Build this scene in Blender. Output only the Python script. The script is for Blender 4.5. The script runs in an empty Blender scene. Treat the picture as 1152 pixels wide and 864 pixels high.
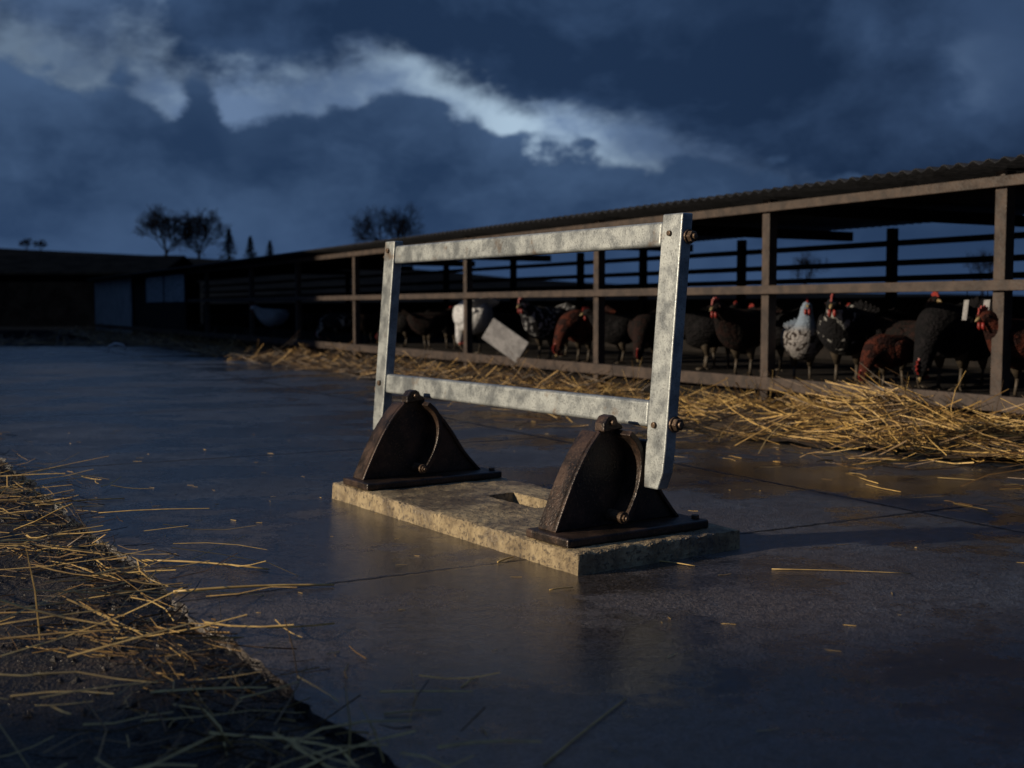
import bpy, bmesh, math, random
from mathutils import Vector, Matrix, noise
random.seed(7)
R = math.radians
sc = bpy.context.scene
col = sc.collection
FPX, H, HOR = 1290.0, 0.75, 345.0
PITCH = math.atan((432-HOR)/FPX)
cp, sp = math.cos(PITCH), math.sin(PITCH)

def pdir(px, py):
    u = (px-576)/FPX; v = (432-py)/FPX
    return Vector((u, cp+v*sp, -sp+v*cp))
def G(px, py, z=0.0):
    d = pdir(px, py); t = (z-H)/d.z
    return Vector((0, 0, H))+d*t
def AT(px, py, Y):
    d = pdir(px, py); return Vector((0, 0, H))+d*(Y/d.y)

# ------------------------------------------------------------------ camera
cam = bpy.data.cameras.new('camera'); co = bpy.data.objects.new('camera', cam); col.objects.link(co)
co.location = (0, 0, H); co.rotation_euler = (math.pi/2-PITCH, 0, 0)
cam.sensor_width = 36; cam.lens = FPX/1152*36; cam.clip_end = 3000; cam.clip_start = 0.05
cam.dof.use_dof = True; cam.dof.focus_distance = 3.6; cam.dof.aperture_fstop = 3.2
sc.camera = co
sc.view_settings.view_transform = 'Standard'; sc.view_settings.look = 'None'; sc.view_settings.exposure = 0

# ------------------------------------------------------------------ node helper
class NB:
    def __init__(s, tree): s.t = tree; s.n = tree.nodes; s.l = tree.links
    def put(s, sock, v):
        if isinstance(v, bpy.types.NodeSocket): s.l.new(v, sock)
        elif v is not None:
            if isinstance(v, (tuple, list)) and len(v) == 3 and sock.type == 'RGBA': v = (*v, 1)
            sock.default_value = v
    def m(s, op, a, b=None, c=None, clamp=False):
        n = s.n.new('ShaderNodeMath'); n.operation = op; n.use_clamp = clamp
        s.put(n.inputs[0], a); s.put(n.inputs[1], b); s.put(n.inputs[2], c); return n.outputs[0]
    def noise(s, vec, scale=5, detail=4, rough=.5, dist=0, out=0):
        n = s.n.new('ShaderNodeTexNoise'); s.put(n.inputs['Vector'], vec)
        n.inputs['Scale'].default_value = scale; n.inputs['Detail'].default_value = detail
        n.inputs['Roughness'].default_value = rough; n.inputs['Distortion'].default_value = dist
        return n.outputs[out]
    def voro(s, vec, scale=5, feat='F1', rnd=1):
        n = s.n.new('ShaderNodeTexVoronoi'); n.feature = feat; s.put(n.inputs['Vector'], vec)
        n.inputs['Scale'].default_value = scale; n.inputs['Randomness'].default_value = rnd; return n.outputs['Distance']
    def mr(s, v, a, b, c=0., d=1., smooth=True):
        n = s.n.new('ShaderNodeMapRange'); n.interpolation_type = 'SMOOTHSTEP' if smooth else 'LINEAR'
        s.put(n.inputs[0], v); s.put(n.inputs[1], a); s.put(n.inputs[2], b); s.put(n.inputs[3], c); s.put(n.inputs[4], d)
        return n.outputs[0]
    def mix(s, f, a, b):
        n = s.n.new('ShaderNodeMix'); n.data_type = 'RGBA'; s.put(n.inputs[0], f); s.put(n.inputs[6], a); s.put(n.inputs[7], b)
        return n.outputs[2]
    def mul(s, f, a, b):
        n = s.n.new('ShaderNodeMix'); n.data_type = 'RGBA'; n.blend_type = 'MULTIPLY'
        s.put(n.inputs[0], f); s.put(n.inputs[6], a); s.put(n.inputs[7], b); return n.outputs[2]
    def ramp(s, f, pts):
        n = s.n.new('ShaderNodeValToRGB'); s.put(n.inputs[0], f); e = n.color_ramp.elements
        while len(e) < len(pts): e.new(.5)
        for i, (p, c) in enumerate(pts): e[i].position = p; e[i].color = (*c, 1)
        return n.outputs[0]
    def bump(s, h, strength=.3, dist=.01):
        n = s.n.new('ShaderNodeBump'); n.inputs['Strength'].default_value = strength
        n.inputs['Distance'].default_value = dist; s.put(n.inputs['Height'], h); return n.outputs[0]
    def mapv(s, vec, scale=(1, 1, 1), rot=(0, 0, 0), loc=(0, 0, 0)):
        n = s.n.new('ShaderNodeMapping'); s.put(n.inputs[0], vec); n.inputs['Scale'].default_value = scale
        n.inputs['Rotation'].default_value = rot; n.inputs['Location'].default_value = loc; return n.outputs[0]
    def curve(s, x, pts, lo, hi, vlo, vhi):
        n = s.n.new('ShaderNodeFloatCurve'); c = n.mapping.curves[0]
        P = sorted(((p[0]-lo)/(hi-lo), (p[1]-vlo)/(vhi-vlo)) for p in pts)
        c.points[0].location = P[0]; c.points[1].location = P[-1]
        for p in P[1:-1]: c.points.new(*p)
        n.mapping.update()
        s.put(n.inputs['Value'], s.m('DIVIDE', s.m('SUBTRACT', x, lo), hi-lo, clamp=True))
        return s.m('ADD', s.m('MULTIPLY', n.outputs[0], vhi-vlo), vlo)

def new_mat(name):
    m = bpy.data.materials.new(name); m.use_nodes = True
    nb = NB(m.node_tree); p = m.node_tree.nodes['Principled BSDF']
    tc = nb.n.new('ShaderNodeTexCoord').outputs['Object']
    return m, nb, p, tc
def simple(name, c1, c2, scale=8, rough=(.6, .85), bump=.3, bd=.004, metal=0, stretch=(1, 1, 1), detail=4, contrast=(.35, .65), spec=.5):
    m, nb, p, tc = new_mat(name); v = nb.mapv(tc, stretch)
    n = nb.noise(v, scale, detail, .6); f = nb.mr(n, contrast[0], contrast[1])
    fine = nb.noise(v, scale*7, 2, .6)
    c = nb.mix(f, c1, c2); c = nb.mul(.6, c, nb.mix(nb.mr(fine, .3, .7), (.45, .45, .45), (1, 1, 1)))
    nb.put(p.inputs['Base Color'], c); nb.put(p.inputs['Roughness'], nb.mr(fine, .3, .7, rough[0], rough[1]))
    p.inputs['Metallic'].default_value = metal; p.inputs['Specular IOR Level'].default_value = spec
    if bump: nb.put(p.inputs['Normal'], nb.bump(nb.m('ADD', n, nb.m('MULTIPLY', fine, .5)), bump, bd))
    return m

# ------------------------------------------------------------------ world
w = bpy.data.worlds.new('World'); sc.world = w; w.use_nodes = True
nb = NB(w.node_tree); bg = w.node_tree.nodes['Background']
gen = nb.n.new('ShaderNodeTexCoord').outputs['Generated']
sx = nb.n.new('ShaderNodeSeparateXYZ'); nb.put(sx.inputs[0], gen)
X, Y, Z = sx.outputs
az = nb.m('ARCTAN2', X, Y); el = nb.m('ARCSINE', Z)
cb = nb.n.new('ShaderNodeCombineXYZ'); nb.put(cb.inputs[0], az); nb.put(cb.inputs[1], nb.m('MULTIPLY', el, 1.5)); cv = cb.outputs[0]
def azel(px, py):
    d = pdir(px, py).normalized(); return (math.atan2(d.x, d.y), math.asin(d.z))
lo_pts = [azel(*p) for p in [(-100, 46), (0, 56), (50, 84), (90, 92), (130, 84), (190, 96), (225, 86), (268, 132), (310, 116), (350, 104), (420, 102), (490, 108), (540, 126), (575, 152), (610, 168), (680, 160), (760, 172), (850, 190), (1250, 200)]]
up_pts = [azel(*p) for p in [(-100, 0), (0, 8), (100, 24), (165, 38), (235, 86), (310, 92), (360, 78), (395, 42), (435, 34), (490, 62), (540, 90), (590, 122), (650, 140), (720, 146), (800, 178), (1250, 230)]]
lo_c = nb.curve(az, lo_pts, -.6, .6, 0, .5); up_c = nb.curve(az, up_pts, -.6, .6, 0, .5)
warp = nb.noise(cv, 9, 4, .6, 0, 1)
wv = nb.n.new('ShaderNodeVectorMath'); wv.operation = 'MULTIPLY_ADD'; nb.put(wv.inputs[0], warp); wv.inputs[1].default_value = (.07, .07, 0); nb.put(wv.inputs[2], cv)
wc = wv.outputs[0]
v1 = nb.voro(wc, 12, 'SMOOTH_F1'); v2 = nb.voro(wc, 32, 'SMOOTH_F1')
nA = nb.noise(cv, 22, 6, .66)
nE = nb.noise(wc, 5.5, 5, .56)
nC = nb.noise(wc, 3.0, 3, .5); nD = nb.noise(nb.mapv(cv, loc=(3, 1, 0)), 4.8, 6, .58, .2)
puff = nb.m('ADD', nb.m('MULTIPLY', nb.m('SUBTRACT', .42, v1), .055), nb.m('ADD', nb.m('MULTIPLY', nb.m('SUBTRACT', .40, v2), .032), nb.m('MULTIPLY', nb.m('SUBTRACT', nA, .5), .040)))
lod = nb.m('ADD', lo_c, puff)
upd = nb.m('ADD', up_c, nb.m('ADD', nb.m('MULTIPLY', nb.m('SUBTRACT', nD, .5), .20), nb.m('MULTIPLY', nb.m('SUBTRACT', nA, .5), .05)))
dlo = nb.m('SUBTRACT', lod, el)
bank = nb.mr(dlo, -.005, .009)
over = nb.mr(nb.m('SUBTRACT', el, upd), -.022, .026)
gap = nb.m('MULTIPLY', nb.m('SUBTRACT', 1, bank), nb.m('SUBTRACT', 1, over))
amp = nb.curve(az, [azel(x, 345)[0:1]+(v,) for x, v in [(-200, .2), (0, .25), (160, .38), (265, .85), (340, .55), (430, .7), (520, .8), (620, 1), (700, .5), (900, .2), (1250, .1)]], -.6, .6, 0, 1)
body = nb.mix(nb.m('ADD', nb.m('MULTIPLY', nb.mr(nD, .36, .66), .8), nb.m('MULTIPLY', nb.m('SUBTRACT', nE, .5), 1.2), clamp=True), (.012, .028, .067), (.046, .088, .178))
rimf = nb.mr(dlo, .004, .05, .24, 0)
bf = nb.m('ADD', rimf, nb.m('ADD', nb.mr(nE, .38, .66, 0, .65), nb.m('MULTIPLY', puff, 8)), clamp=True)
bankc = nb.mix(bf, (.016, .036, .083), (.056, .102, .194))
low = nb.mr(el, 0., .11, 1, 0)
bankc = nb.mix(nb.m('MULTIPLY', low, .7), bankc, (.034, .067, .144))
wisps = nb.m('MULTIPLY', nb.mr(nD, .54, .68), nb.mr(nC, .40, .58))
upc = nb.mix(nb.m('MULTIPLY', wisps, .55), body, (.12, .19, .31))
right = nb.mr(az, .0, .40)
upc = nb.mul(nb.m('MULTIPLY', right, .6), upc, (.55, .55, .58))
bankc = nb.mul(nb.m('MULTIPLY', right, .5), bankc, (.62, .62, .64))
skyc = nb.mix(bank, upc, bankc)
bright = nb.mix(nb.mr(nE, .40, .60), (.13, .20, .33), (.36, .48, .60))
skyc = nb.mix(nb.m('MULTIPLY', gap, amp), skyc, bright)
skyc = nb.mix(nb.mr(el, .42, .9), skyc, (.060, .112, .230))
nb.put(bg.inputs['Color'], skyc); bg.inputs['Strength'].default_value = 1.12

# ------------------------------------------------------------------ sun
sd = bpy.data.lights.new('sun', 'SUN'); so = bpy.data.objects.new('sun', sd); col.objects.link(so)
sd.energy = 4.4; sd.angle = R(1.4); sd.color = (1, .83, .62)
SUNV = Vector((.958, .287, -math.tan(R(16)))).normalized()
so.rotation_euler = SUNV.to_track_quat('-Z', 'Y').to_euler()

# ------------------------------------------------------------------ mesh builder
class MB:
    def __init__(s): s.v = []; s.f = []
    def add(s, vs, fs):
        o = len(s.v); s.v += [Vector(v) for v in vs]; s.f += [tuple(i+o for i in f) for f in fs]
    def hexa(s, T, x0, x1, y0, y1, z0, z1):
        c = [T(x, y, z) for z in (z0, z1) for y in (y0, y1) for x in (x0, x1)]
        s.add(c, [(0, 2, 3, 1), (4, 5, 7, 6), (0, 1, 5, 4), (2, 6, 7, 3), (0, 4, 6, 2), (1, 3, 7, 5)])
    def tube(s, pts, rs, n=8, cap=True):
        pts = [Vector(p) for p in pts]; vs = []; fs = []
        up = Vector((0, 0, 1))
        for i, p in enumerate(pts):
            t = (pts[min(i+1, len(pts)-1)]-pts[max(i-1, 0)]).normalized()
            a = t.cross(up if abs(t.z) < .9 else Vector((1, 0, 0))).normalized(); b = t.cross(a)
            for k in range(n):
                an = 2*math.pi*k/n; vs.append(p+(a*math.cos(an)+b*math.sin(an))*rs[i])
        for i in range(len(pts)-1):
            for k in range(n):
                k2 = (k+1) % n; fs.append((i*n+k, i*n+k2, (i+1)*n+k2, (i+1)*n+k))
        if cap: fs.append(tuple(range(n))[::-1]); fs.append(tuple((len(pts)-1)*n+k for k in range(n)))
        s.add(vs, fs)
    def loft(s, path, n=14):
        vs = []; fs = []
        for i, (x, z, rw, rh) in enumerate(path):
            a = path[max(i-1, 0)]; b = path[min(i+1, len(path)-1)]
            tx, tz = b[0]-a[0], b[1]-a[1]; L = math.hypot(tx, tz) or 1; ux, uz = -tz/L, tx/L
            for k in range(n):
                an = 2*math.pi*k/n; cs, sn = math.cos(an), math.sin(an)
                vs.append((x+ux*sn*rh, cs*rw, z+uz*sn*rh))
        for i in range(len(path)-1):
            for k in range(n):
                k2 = (k+1) % n; fs.append((i*n+k, i*n+k2, (i+1)*n+k2, (i+1)*n+k))
        fs.append(tuple(range(n))[::-1]); fs.append(tuple((len(path)-1)*n+k for k in range(n)))
        s.add(vs, fs)
    def prism(s, T, poly, a0, a1):
        n = len(poly); vs = [T(a0, b, z) for b, z in poly]+[T(a1, b, z) for b, z in poly]
        fs = [tuple(range(n)), tuple(range(2*n-1, n-1, -1))]
        fs += [(i, i+n, (i+1) % n+n, (i+1) % n) for i in range(n)]
        s.add(vs, fs)
    def band(s, T, outer, inner, a0, a1):
        n = len(outer); q = [T(a, b, z) for a in (a0, a1) for L in (outer, inner) for b, z in L]
        o0, i0, o1, i1 = 0, n, 2*n, 3*n; fs = []
        for k in range(n-1):
            fs += [(o0+k, o0+k+1, i0+k+1, i0+k), (o1+k, i1+k, i1+k+1, o1+k+1), (o0+k, o1+k, o1+k+1, o0+k+1), (i0+k, i0+k+1, i1+k+1, i1+k)]
        fs += [(o0, i0, i1, o1), (o0+n-1, o1+n-1, i1+n-1, i0+n-1)]
        s.add(q, fs)
    def build(s, name, mat, parent=None, bevel=0, smooth=False, sub=0, seg=2):
        me = bpy.data.meshes.new(name); off = parent_world(parent)
        me.from_pydata([v-off for v in s.v], [], s.f); me.materials.append(mat)
        bm = bmesh.new(); bm.from_mesh(me); bmesh.ops.recalc_face_normals(bm, faces=bm.faces); bm.to_mesh(me); bm.free()
        if smooth:
            for p in me.polygons: p.use_smooth = True
        o = bpy.data.objects.new(name, me); col.objects.link(o)
        if parent: o.parent = parent
        if bevel:
            b = o.modifiers.new('bevel', 'BEVEL'); b.width = bevel; b.segments = seg; b.limit_method = 'ANGLE'; b.angle_limit = R(40)
        if sub:
            q = o.modifiers.new('sub', 'SUBSURF'); q.levels = sub; q.render_levels = sub
        return o
def parent_world(p):
    v = Vector((0, 0, 0))
    while p is not None: v += p.location; p = p.parent
    return v
def tag(o, label, cat, group=None, kind=None):
    if label: o['label'] = label
    if cat: o['category'] = cat
    if group: o['group'] = group
    if kind: o['kind'] = kind
    return o
def empty(name, loc, label, cat, group=None):
    o = bpy.data.objects.new(name, None); col.objects.link(o); o.location = loc; o.empty_display_size = .1
    return tag(o, label, cat, group)
I3 = lambda x, y, z: Vector((x, y, z))

# ------------------------------------------------------------------ materials
GALV, nb, p, tc = new_mat('galvanised')
n1 = nb.noise(tc, 14, 6, .65); n2 = nb.noise(tc, 170, 3, .7); n3 = nb.noise(tc, 5, 4, .7)
c = nb.mix(nb.mr(n1, .32, .68), (.20, .22, .228), (.37, .40, .395))
c = nb.mix(nb.m('MULTIPLY', nb.mr(n2, .53, .65), .6), c, (.09, .09, .09))
c = nb.mix(nb.m('MULTIPLY', nb.mr(n3, .57, .68), .7), c, (.16, .11, .07))
vv = nb.voro(tc, 60); c = nb.mix(nb.mr(vv, .05, .11, .7, 0), c, (.06, .045, .04))
nb.put(p.inputs['Base Color'], c); p.inputs['Metallic'].default_value = .4
nb.put(p.inputs['Roughness'], nb.mr(n1, .3, .7, .30, .52)); nb.put(p.inputs['Normal'], nb.bump(nb.m('ADD', n2, n1), .4, .002))
IRON, nb, p, tc = new_mat('cast_iron')
n1 = nb.noise(tc, 12, 6, .65); n2 = nb.noise(tc, 130, 3, .6)
c = nb.mix(nb.mr(n1, .40, .66), (.018, .014, .012), (.062, .036, .024)); c = nb.mix(nb.mr(n2, .55, .72), c, (.11, .066, .042))
nb.put(p.inputs['Base Color'], c); p.inputs['Metallic'].default_value = .25
nb.put(p.inputs['Roughness'], nb.mr(n1, .3, .7, .26, .48)); nb.put(p.inputs['Normal'], nb.bump(nb.m('ADD', n2, n1), .6, .003))
SLAB, nb, p, tc = new_mat('worn_slab')
n1 = nb.noise(tc, 6, 7, .70); n2 = nb.noise(tc, 60, 5, .7); n4 = nb.noise(tc, 2.8, 5, .65); n5 = nb.voro(tc, 45)
c = nb.mix(nb.mr(n1, .36, .60), (.15, .11, .062), (.42, .33, .19)); c = nb.mix(nb.m('MULTIPLY', nb.mr(n2, .51, .63), .85), c, (.05, .037, .027))
c = nb.mix(nb.m('MULTIPLY', nb.mr(n4, .48, .60), .7), c, (.10, .08, .063)); c = nb.mix(nb.mr(n5, .08, .2, .55, 0), c, (.03, .023, .018))
nb.put(p.inputs['Base Color'], c); nb.put(p.inputs['Roughness'], nb.mr(n4, .42, .6, .6, .22))
nb.put(p.inputs['Normal'], nb.bump(nb.m('ADD', nb.m('MULTIPLY', n2, 1.5), nb.m('MULTIPLY', n1, 2)), .9, .007))
RUSTBOLT = simple('rusty_bolt', (.07, .045, .03), (.19, .13, .085), 40, (.3, .55), .3, .002, .5)
WOOD = simple('weathered_timber', (.028, .019, .016), (.066, .045, .035), 9, (.5, .8), .6, .005)
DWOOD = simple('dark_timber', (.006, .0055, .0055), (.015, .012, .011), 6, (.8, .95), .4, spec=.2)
ROOF = simple('dark_corrugated_sheet', (.006, .007, .009), (.013, .014, .018), 4, (.5, .7), .2, spec=.3)
SHEET = simple('blue_grey_sheet', (.26, .30, .34), (.38, .42, .46), 3, (.5, .7), .2)
PANE = simple('pale_pane', (.30, .37, .45), (.42, .49, .56), 3, (.2, .4), .1)
LITTER = simple('dark_litter', (.006, .005, .005), (.015, .011, .008), 10, (.8, .95), .6, .02, spec=.2)
EARTH = simple('wet_earth', (.008, .007, .007), (.034, .023, .015), 16, (.25, .8), 1, .025)
CHAFF = simple('chaff', (.024, .015, .008), (.11, .07, .032), 30, (.7, .95), 1, .02)
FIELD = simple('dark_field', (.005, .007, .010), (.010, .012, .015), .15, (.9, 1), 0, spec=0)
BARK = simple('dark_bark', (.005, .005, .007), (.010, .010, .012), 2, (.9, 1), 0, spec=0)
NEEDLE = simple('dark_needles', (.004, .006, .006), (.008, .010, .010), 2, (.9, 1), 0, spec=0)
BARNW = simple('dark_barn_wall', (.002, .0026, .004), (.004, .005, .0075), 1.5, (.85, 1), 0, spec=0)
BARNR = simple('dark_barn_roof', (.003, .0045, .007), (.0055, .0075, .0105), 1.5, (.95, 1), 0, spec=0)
WHITEP = simple('pale_board', (.17, .17, .18), (.29, .29, .30), 12, (.5, .8), .2)
BEAK = simple('horn', (.22, .15, .07), (.30, .22, .10), 30, (.4, .6), .1)
RED = simple('comb_red', (.17, .011, .008), (.27, .022, .016), 30, (.45, .6), .3)
LEGM = simple('scaly_leg', (.04, .032, .022), (.08, .06, .04), 60, (.5, .7), .4)
EYE = simple('eye', (.01, .008, .006), (.03, .015, .01), 10, (.1, .2), 0)
def straw_mat(name, ramp):
    m, nb, p, tc = new_mat(name)
    g = nb.n.new('ShaderNodeNewGeometry')
    c = nb.ramp(g.outputs['Random Per Island'], ramp)
    c = nb.mul(.5, c, nb.mix(nb.mr(nb.noise(tc, 25, 2, .6), .35, .65), (.40, .35, .3), (1, 1, 1)))
    nb.put(p.inputs['Base Color'], c); p.inputs['Roughness'].default_value = .42
    return m
STRAW = straw_mat('straw', [(0, (.03, .016, .007)), (.38, (.15, .085, .028)), (.68, (.46, .29, .085)), (1, (.72, .50, .18))])
STRAWD = straw_mat('dull_straw', [(0, (.012, .007, .005)), (.45, (.05, .027, .012)), (.74, (.19, .11, .038)), (1, (.56, .37, .13))])
STALK = straw_mat('stalk', [(0, (.36, .235, .075)), (1, (.66, .46, .16))])

def feather(name, base, spot, thr, scale=28, neck=None):
    m, nb, p, tc = new_mat(name)
    n = nb.noise(tc, scale, 3, .5, .3); fine = nb.noise(nb.mapv(tc, (1, 2.2, 2.2)), 70, 3, .6)
    c = nb.mix(nb.mr(n, thr-.03, thr+.03), base, spot)
    c = nb.mul(.7, c, nb.mix(nb.mr(fine, .3, .7), (.4, .4, .4), (1, 1, 1)))
    if neck:
        s = nb.n.new('ShaderNodeSeparateXYZ'); nb.put(s.inputs[0], tc); c = nb.mix(nb.mr(s.outputs[2], .30, .36), c, neck)
    nb.put(p.inputs['Base Color'], c); p.inputs['Roughness'].default_value = .85; p.inputs['Specular IOR Level'].default_value = .2
    sc_ = nb.voro(nb.mapv(tc, (1, 1.6, 1.6)), 45)
    nb.put(p.inputs['Normal'], nb.bump(nb.m('ADD', sc_, fine), .8, .010)); return m
F_WHITE = feather('white_feathers', (.62, .64, .67), (.4, .42, .45), .62)
F_SPECK = feather('speckled_feathers', (.012, .012, .016), (.36, .37, .39), .57, 34)
F_PALE = feather('pale_speckled_feathers', (.28, .27, .27), (.03, .022, .02), .54, 36, (.18, .23, .30))
F_BLACK = feather('black_feathers', (.0035, .0035, .005), (.008, .007, .009), .5)
F_BLKW = feather('black_feathers_white_flecks', (.006, .006, .008), (.36, .36, .35), .60, 18)
F_RED = feather('red_brown_feathers', (.075, .017, .009), (.020, .006, .005), .52, 20)
F_DKRED = feather('dark_chestnut_feathers', (.016, .006, .005), (.006, .004, .004), .5)

# ------------------------------------------------------------------ shed frame of reference
S0 = G(1120, 495); S0.z = 0
D = Vector((-129-576, FPX, 0)).normalized(); N = Vector((D.y, -D.x, 0))
def T_s(t, wd, z): return S0+D*t+N*wd+Vector((0, 0, z))
def t_at(px, wd=0.0):
    u = (px-576)/FPX; b = S0+N*wd
    return (u*b.y-b.x)/(D.x-u*D.y)

# ------------------------------------------------------------------ ground, hill, yard
mb = MB(); mb.add([(-900, -60, -.05), (900, -60, -.05), (900, 1600, -.05), (-900, 1600, -.05)], [(0, 1, 2, 3)])
tag(mb.build('ground', FIELD), None, None, kind='structure')
ridge = [(-400, 272), (-200, 278), (0, 281), (100, 285), (190, 290), (300, 295), (430, 301), (600, 316), (800, 328), (1152, 333), (1600, 330)]
def ridge_z(x):
    px = 576+x/150*FPX
    for (a, ya), (b, yb) in zip(ridge, ridge[1:]):
        if a <= px <= b:
            y = ya+(yb-ya)*(px-a)/(b-a); return H+(HOR-y)/FPX*150
    return H+(HOR-(ridge[0][1] if px < ridge[0][0] else ridge[-1][1]))/FPX*150
mb = MB(); nx, ny = 90, 16; vs = []; fs = []
for j in range(ny+1):
    for i in range(nx+1):
        x = -220+440*i/nx; k = j/ny; y = 65+k*170
        prof = math.sin(min(1, k*2)*math.pi/2)**1.5 if k < .5 else 1-((k-.5)*2)**2
        z = -.3+(ridge_z(x)+.3)*prof+noise.noise(Vector((x*.05, y*.05, 0)))*.4*prof
        vs.append((x, y, z))
for j in range(ny):
    for i in range(nx):
        a = j*(nx+1)+i; fs.append((a, a+1, a+nx+2, a+nx+1))
mb.add(vs, fs); tag(mb.build('hill', FIELD, smooth=True), None, None, kind='structure')

CONC, nb, p, tc = new_mat('wet_concrete')
s_ = nb.n.new('ShaderNodeSeparateXYZ'); nb.put(s_.inputs[0], tc)
cx, cy = s_.outputs[0], s_.outputs[1]
P_ = nb.m('ADD', nb.m('MULTIPLY', cx, D.x), nb.m('MULTIPLY', cy, D.y)); Q_ = nb.m('ADD', nb.m('MULTIPLY', cx, N.x), nb.m('MULTIPLY', cy, N.y))
mid = nb.noise(tc, 2.6, 6, .68)
med = nb.noise(tc, 22, 5, .72)
wob = nb.m('MULTIPLY', nb.m('SUBTRACT', med, .5), .045)
jw = nb.mr(cy, 2.5, 12, .009, .036, False)
def joint2(v, off, spc):
    a = nb.m('ADD', nb.m('SUBTRACT', v, off), wob); b = nb.m('PINGPONG', a, spc/2)
    return nb.mr(nb.m('DIVIDE', b, jw), .3, 1.3, 1, 0)
jt = nb.m('MULTIPLY', nb.m('MAXIMUM', joint2(P_, 2.93, 2.73), joint2(Q_, -1.1, 4.4)), nb.mr(mid, .34, .56, .35, 1))
fine = nb.noise(tc, 110, 3, .8)
big = nb.noise(nb.mapv(tc, (.8, 1.15, 1), (0, 0, R(-28))), .95, 7, .66, .1)
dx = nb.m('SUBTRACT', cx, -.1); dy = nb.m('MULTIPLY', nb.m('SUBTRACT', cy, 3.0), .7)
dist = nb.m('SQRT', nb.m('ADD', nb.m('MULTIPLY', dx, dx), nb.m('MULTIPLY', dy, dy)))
warm_pool = nb.mr(nb.m('ADD', dist, nb.m('MULTIPLY', nb.m('SUBTRACT', mid, .5), 1.6)), .4, 1.8, 1, 0)  # pool of warm light around the stand, painted into the concrete colour
wet = nb.mr(nb.m('ADD', nb.m('MULTIPLY', big, .65), nb.m('MULTIPLY', mid, .35)), .465, .535)
c = nb.mix(nb.mr(mid, .38, .62), (.024, .031, .044), (.070, .082, .102))
c = nb.mix(nb.m('MULTIPLY', warm_pool, nb.mr(med, .3, .65, .45, .9)), c, (.15, .115, .088))
c = nb.mul(1, c, nb.mix(nb.mr(fine, .40, .62), (.30, .30, .31), (1.4, 1.4, 1.4)))
c = nb.mul(nb.mr(med, .46, .60, 0, .8), c, (.38, .36, .34))
c = nb.mul(nb.m('MULTIPLY', wet, .75), c, (.35, .35, .37))
c = nb.mix(nb.m('MULTIPLY', jt, .85), c, (.005, .005, .006))
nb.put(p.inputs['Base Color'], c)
r = nb.m('ADD', nb.mr(wet, 0, 1, .36, .11, False), nb.m('ADD', nb.m('MULTIPLY', nb.mr(fine, .4, .65), .11), nb.m('MULTIPLY', jt, .3)))
nb.put(p.inputs['Roughness'], r)
nb.put(p.inputs['Specular IOR Level'], nb.mr(jt, 0, 1, 1.0, .15, False))
bs = nb.m('SUBTRACT', nb.m('ADD', nb.m('MULTIPLY', fine, 1.0), nb.m('MULTIPLY', med, 1.5)), nb.m('MULTIPLY', jt, 1.5))
bn = nb.n.new('ShaderNodeBump'); bn.inputs['Distance'].default_value = .009; nb.put(bn.inputs['Height'], bs); nb.put(bn.inputs['Strength'], nb.mr(wet, 0, 1, .62, .17, False))
nb.put(p.inputs['Normal'], bn.outputs[0])
E = [G(20, 530), G(95, 590), G(170, 645), G(230, 705), G(285, 745), G(360, 800), G(440, 850)]
edge = [E[0]+(E[0]-E[2]).normalized()*9]+E+[E[-1]+(E[-1]-E[-3]).normalized()*5]
fine_edge = []
for a, b in zip(edge, edge[1:]):
    m_ = max(2, int((b-a).length/.04))
    for k in range(m_):
        q = a.lerp(b, k/m_); jit = noise.noise(q*5)*.026+noise.noise(q*22)*.014
        fine_edge.append(Vector((q.x+jit, q.y+jit*.6, 0)))
fine_edge.append(edge[-1])
YF = 21.8
far = [Vector((14, fine_edge[-1].y, 0)), Vector((14, YF, 0)), Vector((-34, YF, 0)), Vector((-34, fine_edge[0].y, 0))]
poly = fine_edge+far; n_ = len(poly)
mb = MB(); mb.add([(q.x, q.y, 0) for q in poly]+[(q.x, q.y, -.07) for q in poly], [tuple(range(n_))]+[(i, (i+1) % n_, (i+1) % n_+n_, i+n_) for i in range(n_)])
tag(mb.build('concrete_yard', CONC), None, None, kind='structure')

def edge_at(s):
    pts = edge[::-1]
    for a, b in zip(pts, pts[1:]):
        L = (b-a).length
        if s <= L: return a.lerp(b, s/L), (b-a).normalized()
        s -= L
    return pts[-1], (pts[-1]-pts[-2]).normalized()
mb = MB(); vs = []; fs = []; ns, no = 220, 40
def verge_h(q, o):
    ridge_ = .028*math.exp(-((o-.16)/.15)**2)*(.4+max(0, noise.noise(q*2.1)+.4))
    return -.036+ridge_+.03*max(0, noise.noise(q*1.7))*min(1, max(0, o)/.3)+.018*noise.noise(q*12)*min(1, max(0, o+.1)/.2)
for i in range(ns+1):
    q, t_ = edge_at(i*14/ns); nl = Vector((-t_.y, t_.x, 0))
    for j in range(no+1):
        o = -.06+(j/no)**1.5*4.5; v = q+nl*o
        vs.append((v.x, v.y, verge_h(v, o)))
for i in range(ns):
    for j in range(no):
        a = i*(no+1)+j; fs.append((a, a+1, a+no+2, a+no+1))
mb.add(vs, fs); tag(mb.build('earth_verge', EARTH, smooth=True), None, None, kind='structure')

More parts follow.
